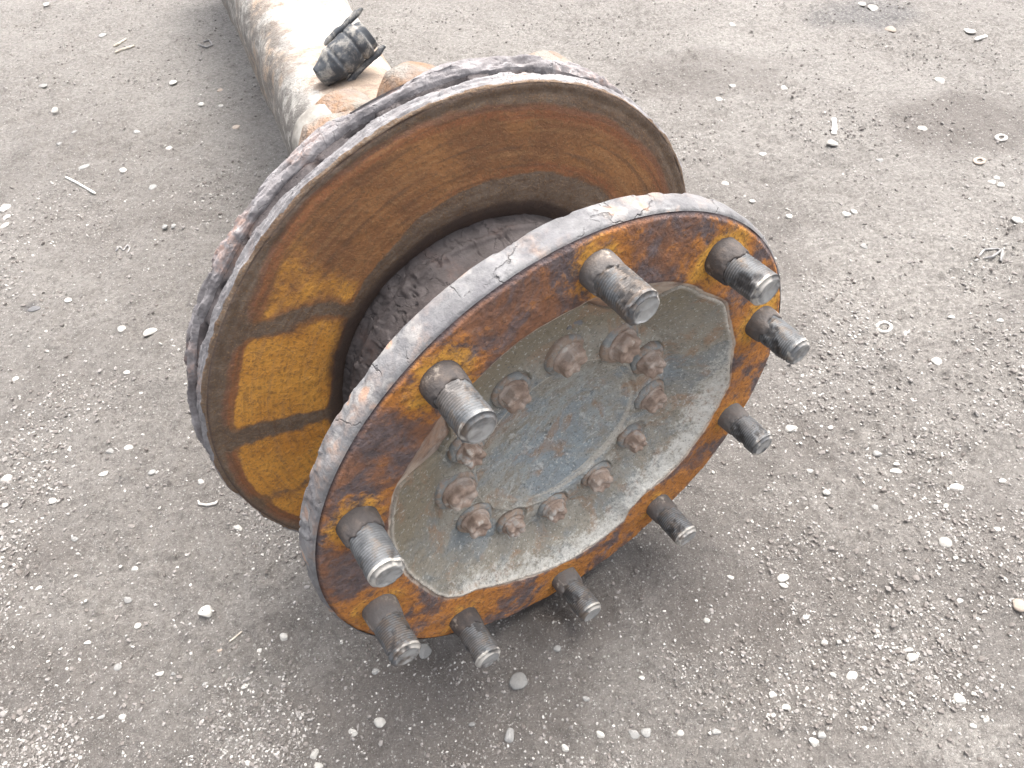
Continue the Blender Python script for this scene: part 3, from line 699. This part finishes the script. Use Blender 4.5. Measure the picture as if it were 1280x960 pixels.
b_path = [(*bend(y), .200) for y in (.20, .30, .45, .60, .80, 1.1, 1.5)]
beam = sweep('axle_beam', b_path, [(.070, .074), (.070, .078), (.069, .078), (.070, .079), (.074, .081), (.080, .086), (.09, .09)], M['beam'], seg=110, power=2.9, amp=.0045, seed=210,
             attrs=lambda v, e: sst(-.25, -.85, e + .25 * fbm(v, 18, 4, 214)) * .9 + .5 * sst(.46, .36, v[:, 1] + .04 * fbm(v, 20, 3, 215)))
sweep('knuckle', [kn0, kn1, (*bend(.245), .200), (*bend(.33), .202)], [(.115, .115), (.108, .108), (.095, .098), (.080, .084)], M['cast'], seg=80, power=2.3, amp=.006, seed=220)
# caliper bracket: an arm plate standing on the upper side, behind the disc
def bracket():
    # (angle, outer radius) outline of the casting, clockwise
    out = [(0, .120), (4, .150), (8, .170), (12, .178), (17, .176), (23, .172), (27, .166), (29.5, .160), (31, .172), (34, .187), (39, .190), (45, .186), (50, .170), (58, .172), (66, .196), (72, .2120), (78, .2135), (84, .206), (90, .160)]
    z0, z1 = -.198, -.244; inn = .085
    a = np.radians(np.interp(np.linspace(0, 1, 140), np.linspace(0, 1, len(out)), [p[0] for p in out])); ro = np.interp(np.degrees(a), [p[0] for p in out], [p[1] for p in out])
    loop = []                                     # cross-section: inner front, outer front (rounded), outer back, inner back
    for f, z in ((0, z0), (.5, z0), (.9, z0), (.97, z0 - .002), (1.0, z0 - .008), (1.0, z0 - .02), (1.0, z1 + .010), (.96, z1 + .002), (.88, z1), (.5, z1), (0, z1)): loop.append((f, z))
    L = np.array(loop); A = np.repeat(a[:, None], len(L), 1)
    Rr = inn + (ro[:, None] - inn) * L[None, :, 0]; Z = np.repeat(L[None, :, 1], len(a), 0)
    P = polar(A, Rr, Z); e = fbm(P, 26, 4, 230); Rr = Rr + .004 * e * (L[None, :, 0] > .5); Z = Z + .003 * fbm(P, 30, 4, 231)
    P = polar(A, Rr, Z)
    return link('caliper_bracket', mesh_np('caliper_bracket', P, grid_faces(len(a), len(L), False, True, True)), M['cast'], axle)
br = bracket()
def lug(name, ang, r, zc, rad, hgt, seed, parent, mat):
    pr = resample([(.008, hgt / 2 - .012), (.009, hgt / 2 - .002), (.012, hgt / 2), (rad * .82, hgt / 2), (rad, hgt / 2 - .006), (rad, -hgt / 2 + .006), (rad * .85, -hgt / 2), (.002, -hgt / 2)], .002)
    T, Rr, Z = lathe(pr, 64); P = polar(T, Rr, Z); Rr = Rr + .0022 * fbm(P + seed, 45, 4, 240) * sst(.01, .02, Rr)
    o = link(name, mesh_np(name, polar(T, Rr, Z), grid_faces(*T.shape, True, False, True)), mat, parent)
    t = math.radians(ang); o.location = (r * math.cos(t), -r * math.sin(t), zc); return o
lug('mounting_lug', 39, .160, -.220, .024, .052, 1, br, M['cast'])
lug('dried_mud', 15, .150, -.240, .024, .046, 2, br, M['mud'])
lug('mounting_lug', 22, .142, -.252, .030, .040, 4, br, M['cast'])
lug('mounting_lug', 76, .193, -.214, .022, .050, 3, br, M['cast'])
# dried mud stuck in the corner between beam and disc
def boot():
    b0, _ = px2w(408, 90, .288); b1, _ = px2w(455, 46, .310)
    ax = Vector(b1 - b0); Ln = ax.length; q = ax.to_track_quat('Z', 'Y')
    pr = [(.004, -.010), (.0125, -.008), (.0150, .000), (.0185, .008), (.0205, .012), (.0190, .015), (.0205, .018), (.0205, .034), (.0185, .036), (.0205, .039), (.0205, .047), (.0175, .049), (.0165, .055), (.004, .056)]
    k = Ln / .050; pr = resample([(r * .84, z * k) for r, z in pr], .0013)
    T, Rr, Z = lathe(pr, 64); P = polar(T, Rr, Z); Rr = Rr + .0012 * fbm(P, 90, 4, 250) * sst(.004, .010, Rr)
    o = bpy.data.objects.new('rubber_boot', mesh_np('rubber_boot', polar(T, Rr, Z), grid_faces(*T.shape, True, False, True))); C.objects.link(o)
    o.data.materials.append(M['rubber'])
    mw = Matrix.Translation(Vector(b0)) @ q.to_matrix().to_4x4()
    o.parent = axle; o.matrix_parent_inverse = HUB_M.inverted(); o.matrix_basis = mw
    # camera-facing plane of the two clip arms: perpendicular to the boot axis and to the view
    view = (CAM_P - Vector(b0)).normalized(); side = ax.normalized().cross(view).normalized(); loc = q.inverted() @ side
    for s, z0, z1 in ((1, .010, .060), (-1, .016, .066)):
        n = 22; zz = np.linspace(z0 * k, z1 * k, n); rr = .0032 * np.clip(np.sin(np.linspace(.25, math.pi - .25, n)) * 1.8, .3, 1)
        T = np.repeat(np.linspace(0, 2 * np.pi, 14, endpoint=False)[:, None], n, 1); Zz = np.repeat(zz[None], 14, 0); Rr = np.repeat(rr[None], 14, 0)
        P = np.stack([Rr * np.cos(T), Rr * np.sin(T), Zz], -1); P = P + (.0010 * fbm(P + s, 120, 3, 255))[..., None] + np.array(loc * s * .0195)
        link('clip_arm', mesh_np('clip_arm', P, grid_faces(14, n, True, False)), M['rubber'], o)
boot()

# ------------------------------------------------------------------ loose stones on the dirt
def pebble_mesh(seed, angular):
    V, F = ico()
    import bmesh
    bm = bmesh.new(); bmesh.ops.create_icosphere(bm, subdivisions=3, radius=1.0)
    v = np.array([x.co for x in bm.verts]); f = np.array([[w.index for w in p.verts] for p in bm.faces]); bm.free()
    r = np.random.default_rng(seed); out = v * (1 + .22 * fbm(v + seed, .9, 3, seed))[:, None]
    for _ in range(9 if angular else 5):                       # chip flat facets off
        n = r.normal(size=3); n /= np.linalg.norm(n); d = r.uniform(.55, .80) if angular else r.uniform(.68, .9)
        h = out @ n; over = np.maximum(h - d, 0); out = out - over[:, None] * n * .92
    out = out * (1 + .05 * fbm(v + seed, 4, 3, seed + 3))[:, None]
    return mesh_np('pebble', out, f)
PEB = [pebble_mesh(300 + i, i % 2 == 0) for i in range(10)]
for m_ in PEB: m_.materials.append(M['pale'])
def stone(px, py, wpx, hpx, tone, name='pebble', label=None, cat='pebble', group=None, idx=None):
    p, dep = px2w(px, py, .0)
    for _ in range(3):                                         # settle on the uneven dirt
        z = float(ground_h(np.array([p[0]]), np.array([p[1]]))[0]); p, dep = px2w(px, py, z + .001)
    k = dep / FPX; sx = wpx * k * .5; vis = hpx * k * .5
    dy = abs(CPN[1] - p[1]) + .001; sn = (CPN[2]) / math.hypot(CPN[2], math.hypot(p[0] - CPN[0], p[1] - CPN[1]))
    szz = min(sx, vis) * .52; sy = max(.6 * sx, min(1.35 * sx, (vis - szz * .6 * math.sqrt(1 - sn * sn)) / sn))
    i = idx if idx is not None else random.randrange(10)
    o = link(name, PEB[i], None)
    o.location = (p[0], p[1], z + szz * .38); o.scale = (sx * 1.12, sy * 1.12, szz); o.rotation_euler = (random.uniform(-.15, .15), random.uniform(-.15, .15), random.uniform(-.5, .5))
    if tone != 'pale':
        o.material_slots[0].link = 'OBJECT'; o.material_slots[0].material = M[tone]
    return tag(o, label, cat, group)
TONE = dict(pale='off-white', grey='dull grey', tan='tan')
ZONES = [(lambda x, y: y > 700 and 430 < x < 870, 'on the dirt in front of the lowest studs'),
         (lambda x, y: x > 870 and y > 640, 'on the gritty dirt the studs point towards'),
         (lambda x, y: x > 870 and y > 320, 'on the pale dusty dirt beside the hub flange'),
         (lambda x, y: x > 870, 'on the dirt around the brown damp patch'),
         (lambda x, y: y < 260, 'on the dirt alongside the axle beam'),
         (lambda x, y: y < 640, 'on bare dirt by the brake disc rim'),
         (lambda x, y: True, 'on gritty dirt by the big chunky stone')]
def small_stone(px, py, s, t):
    z = next(n for f, n in ZONES if f(px, py)); i = random.randrange(10)
    size = 'tiny' if s < 8.5 else 'small' if s < 10.5 else 'medium'
    lab = f"{size} {'chipped' if i % 2 == 0 else 'rounded'} {TONE[t]} pebble {z}"
    stone(px, py, s, s * random.uniform(.62, .85), t, 'pebble', lab, 'pebble', f"{size} {'chipped' if i % 2 == 0 else 'rounded'} {TONE[t]} pebbles {z}", i)
P_, G_, T_ = 'pale', 'grey', 'tan'
for px, py, s, t in [
        (297, 660, 11, P_), (168, 711, 8, P_), (48, 735, 9, P_), (160, 749, 12, G_), (109, 803, 9, P_), (147, 834, 10, G_), (199, 842, 10, P_), (256, 856, 9, G_), (305, 858, 9, P_), (313, 840, 7, P_),
        (153, 896, 9, P_), (126, 896, 9, G_), (309, 954, 10, P_), (172, 782, 9, P_), (93, 673, 9, G_), (98, 690, 8, P_), (217, 842, 8, G_), (275, 813, 8, T_), (323, 813, 8, P_),
        (1007, 771, 8, P_), (1031, 803, 10, P_), (1049, 802, 7, P_), (1137, 812, 10, P_), (966, 868, 12, P_), (983, 884, 11, P_), (968, 894, 9, P_), (1217, 907, 8, P_), (1233, 900, 9, P_), (1218, 867, 8, P_),
        (1195, 697, 7, P_), (1205, 700, 7, P_), (1200, 751, 9, P_), (1097, 789, 8, P_), (1246, 661, 9, P_), (913, 721, 8, P_), (883, 775, 8, P_), (1042, 843, 8, P_), (1088, 849, 8, P_), (895, 915, 11, G_), (1080, 910, 8, P_),
        (441, 915, 13, P_), (469, 839, 10, G_), (697, 810, 10, G_), (733, 873, 10, G_), (802, 847, 7, P_), (590, 905, 8, G_), (851, 916, 9, P_), (751, 918, 13, P_), (707, 935, 12, P_),
        (1143, 500, 9, P_), (1013, 588, 9, P_), (1121, 580, 8, P_), (1034, 615, 9, P_), (1254, 601, 11, P_), (1250, 400, 9, P_), (1097, 567, 11, G_), (1038, 534, 8, P_), (1095, 633, 11, G_), (1187, 591, 7, P_), (1189, 396, 8, P_), (1133, 415, 7, P_), (1182, 632, 8, P_),
        (915, 31, 8, P_), (1077, 5, 9, P_), (916, 107, 8, P_), (980, 110, 8, P_), (899, 124, 8, P_), (1175, 101, 11, P_), (953, 193, 9, P_), (940, 251, 8, P_), (907, 229, 9, P_), (987, 270, 8, P_), (1058, 268, 10, P_), (1068, 264, 9, P_),
        (1272, 275, 12, P_), (1240, 227, 10, P_), (1251, 231, 9, P_), (1246, 222, 8, P_), (1100, 200, 9, G_), (1080, 307, 10, G_), (1112, 37, 12, T_), (1212, 39, 12, P_),
        (128, 44, 9, G_), (58, 5, 9, P_), (216, 103, 10, P_), (295, 159, 9, T_), (276, 132, 8, P_), (251, 130, 7, P_), (275, 113, 8, T_), (154, 212, 9, P_), (212, 185, 8, P_), (190, 234, 10, G_), (69, 137, 8, P_), (171, 165, 8, G_), (54, 107, 9, G_), (93, 165, 7, G_), (75, 180, 8, G_),
        (8, 271, 9, P_), (6, 282, 9, P_), (206, 283, 8, G_), (217, 282, 8, G_), (85, 375, 9, P_), (152, 411, 10, P_), (158, 465, 9, P_), (19, 473, 8, P_), (66, 625, 11, P_), (6, 630, 11, P_), (129, 592, 11, P_), (160, 559, 11, P_), (190, 590, 10, G_), (137, 564, 10, G_)]:
    small_stone(px, py, s, t)
for px, py, w, h, t, lab in [
        (648, 852, 23, 22, G_, 'angular pale grey stone chip on the dirt in front of the lowest studs'),
        (531, 812, 18, 22, G_, 'flat grey stone chip right beside a stud under the flange'),
        (637, 920, 13, 22, G_, 'narrow upright grey stone on the dirt below the angular chip'),
        (257, 765, 17, 18, P_, 'chunky pale stone alone on dirt beside the brake disc side'),
        (355, 796, 13, 11, P_, 'pale rounded stone near the flange edge and lowest studs'),
        (475, 903, 15, 12, P_, 'off-white lump of stone on dirt close beside another pale pebble'),
        (393, 943, 10, 16, P_, 'upright oval white stone with a smaller white stone touching it'),
        (397, 957, 12, 8, P_, 'smaller white stone touching an upright oval white stone'),
        (793, 917, 14, 13, G_, 'round grey pebble touching a bluish grey pebble'),
        (807, 915, 12, 13, G_, 'bluish grey pebble touching a round grey pebble'),
        (979, 722, 14, 10, P_, 'larger white oval pebble of a touching pair on dirt'),
        (980, 731, 11, 7, P_, 'smaller white pebble tucked against a larger white oval pebble'),
        (1141, 822, 16, 12, P_, 'flat white stone lying just under a smaller white chip'),
        (1066, 844, 16, 11, P_, 'smooth flat white oval stone alone on the dirt'),
        (1200, 875, 18, 16, P_, 'largest white angular stone, beside the pale dusty patch'),
        (1018, 927, 13, 12, P_, 'white stone beside a similar greyer stone on the dirt'),
        (1027, 919, 11, 9, G_, 'greyish stone leaning beside a whiter stone'),
        (1182, 678, 14, 13, P_, 'pale stone half buried in a shallow dirt hollow'),
        (1171, 451, 13, 12, P_, 'round clean white pebble alone on pale dusty dirt'),
        (989, 536, 16, 11, P_, 'flat white stone chip beside the stud tips of the hub'),
        (1120, 589, 14, 9, P_, 'white wedge shaped stone under a tiny white pebble'),
        (1197, 609, 18, 10, P_, 'long flat white stone on the pale dirt'),
        (1153, 160, 12, 7, P_, 'white chip at the edge of the brown damp patch'),
        (1040, 179, 13, 9, P_, 'white crumbly stone below a short pale stick'),
        (1092, 10, 14, 8, P_, 'yellowish white lump on the dark oil stain'),
        (187, 415, 18, 10, P_, 'flat pale stone on bare dirt beside the brake disc rim'),
        (105, 209, 13, 8, G_, 'grey stone near the white straw on dirt'),
        (6, 260, 13, 9, P_, 'biggest pale stone in a row of three'),
        (8, 599, 15, 11, P_, 'pale broad stone on dirt far from the axle'),
        (252, 602, 12, 6, P_, 'thin pale stone chip under the brake disc edge'),
        (42, 386, 16, 8, 'slate', 'dark grey flat stone pressed into the dirt'),
        (1275, 757, 18, 16, T_, 'flat tan stone shard with sharp corner')]:
    stone(px, py, w, h, t, 'stone', lab, 'stone')

# ------------------------------------------------------------------ small litter on the dirt
def curve_tube(name, pts, r, mat, label, cat, lift=.0012, closed=False, seed=0, flat=1.0):
    w = []
    for px, py in pts:
        p, _ = px2w(px, py, .0)
        for _ in range(2): z = float(ground_h(np.array([p[0]]), np.array([p[1]]))[0]); p, _ = px2w(px, py, z)
        w.append((p[0], p[1], z + lift))
    w = np.array(w); n = 40
    if closed: w = np.vstack([w, w[:1]])
    d = np.r_[0, np.cumsum(np.linalg.norm(np.diff(w, axis=0), axis=1))]; t = np.linspace(0, d[-1], n + 1 if closed else n)
    c = np.stack([np.interp(t, d, w[:, i]) for i in range(3)], 1)
    if closed: c = c[:-1]
    tg = np.roll(c, -1, 0) - np.roll(c, 1, 0) if closed else np.gradient(c, axis=0)
    tg /= np.linalg.norm(tg, axis=1)[:, None]; s = np.cross(tg, (0, 0, 1)); s /= np.linalg.norm(s, axis=1)[:, None]; u = np.cross(s, tg)
    th = np.linspace(0, 2 * np.pi, 10, endpoint=False)
    rr = r * (1 + .25 * fbm(c + seed, 160, 3, 260))
    if not closed: rr = rr * np.clip(np.minimum(np.arange(n), np.arange(n)[::-1]) / 1.5 + .25, 0, 1)
    co = c[:, None] + (s[:, None] * np.cos(th)[None, :, None] + u[:, None] * np.sin(th)[None, :, None] * flat) * rr[:, None, None]
    o = link(name, mesh_np(name, co - c.mean(0), grid_faces(len(c), 10, closed, True)), mat); o.location = c.mean(0)
    return tag(o, label, cat)
def ellipse(cx, cy, a, b, n=16, a0=0, a1=360): return [(cx + a * math.cos(math.radians(a0 + (a1 - a0) * k / n)), cy + b * math.sin(math.radians(a0 + (a1 - a0) * k / n))) for k in range(n)]
curve_tube('straw', [(82, 222), (96, 229), (108, 236), (120, 243)], .0020, M['straw'], 'thin white curved straw lying on the dirt', 'straw')
curve_tube('twig', [(142, 59), (150, 55), (158, 50)], .0028, M['twig'], 'shorter of two grey twigs side by side on dirt', 'twig')
curve_tube('twig', [(144, 67), (156, 62), (169, 58)], .0028, M['twig'], 'longer of two grey twigs side by side on dirt', 'twig')
curve_tube('stick', [(1042, 149), (1043, 158), (1042, 169)], .0042, M['straw'], 'short straight pale stick on dirt above a white crumbly stone', 'stick', flat=.6)
curve_tube('stick', [(1218, 51), (1225, 48), (1232, 46)], .0042, M['straw'], 'small white bar shaped stick near the oil stain', 'stick', flat=.6)
curve_tube('washer_ring', ellipse(1251, 173, 6, 3.4), .0028, M['ring'], 'small pale ring washer by the brown damp patch', 'washer', closed=True, flat=.6)
curve_tube('washer_ring', ellipse(1224, 202, 6, 3.4), .0026, M['tan'], 'small pinkish ring washer on dirt below the damp patch', 'washer', closed=True, flat=.6)
curve_tube('washer_ring', ellipse(1105, 409, 9, 6), .0022, M['ring'], 'large pale ring half sunk in pale dusty dirt', 'washer', lift=.0004, closed=True, flat=.6)
curve_tube('wire_clip', [(1222, 322), (1230, 313), (1248, 312), (1254, 318), (1250, 328), (1253, 312), (1240, 322), (1228, 324)], .0016, M['wire'], 'bent dark wire clip on pale dusty dirt', 'wire')
curve_tube('wire_loop', [(145, 315), (150, 309), (155, 314), (160, 307), (163, 311), (160, 317)], .0013, M['wire'], 'small dark looped wire on bare dirt', 'wire')
curve_tube('wire_hook', [(248, 626), (250, 631), (260, 632), (270, 630), (272, 627)], .0013, M['ring'], 'pale c-shaped wire on dirt below the brake disc', 'wire')
curve_tube('dark_twig', [(248, 56), (258, 60), (266, 57), (262, 51), (254, 53)], .0018, M['wire'], 'dark curled twig on dirt beside the axle beam', 'twig')
curve_tube('dry_stem', [(287, 803), (295, 797), (303, 790)], .0009, M['twig'], 'thin brown dry stem lying on grit', 'stem')
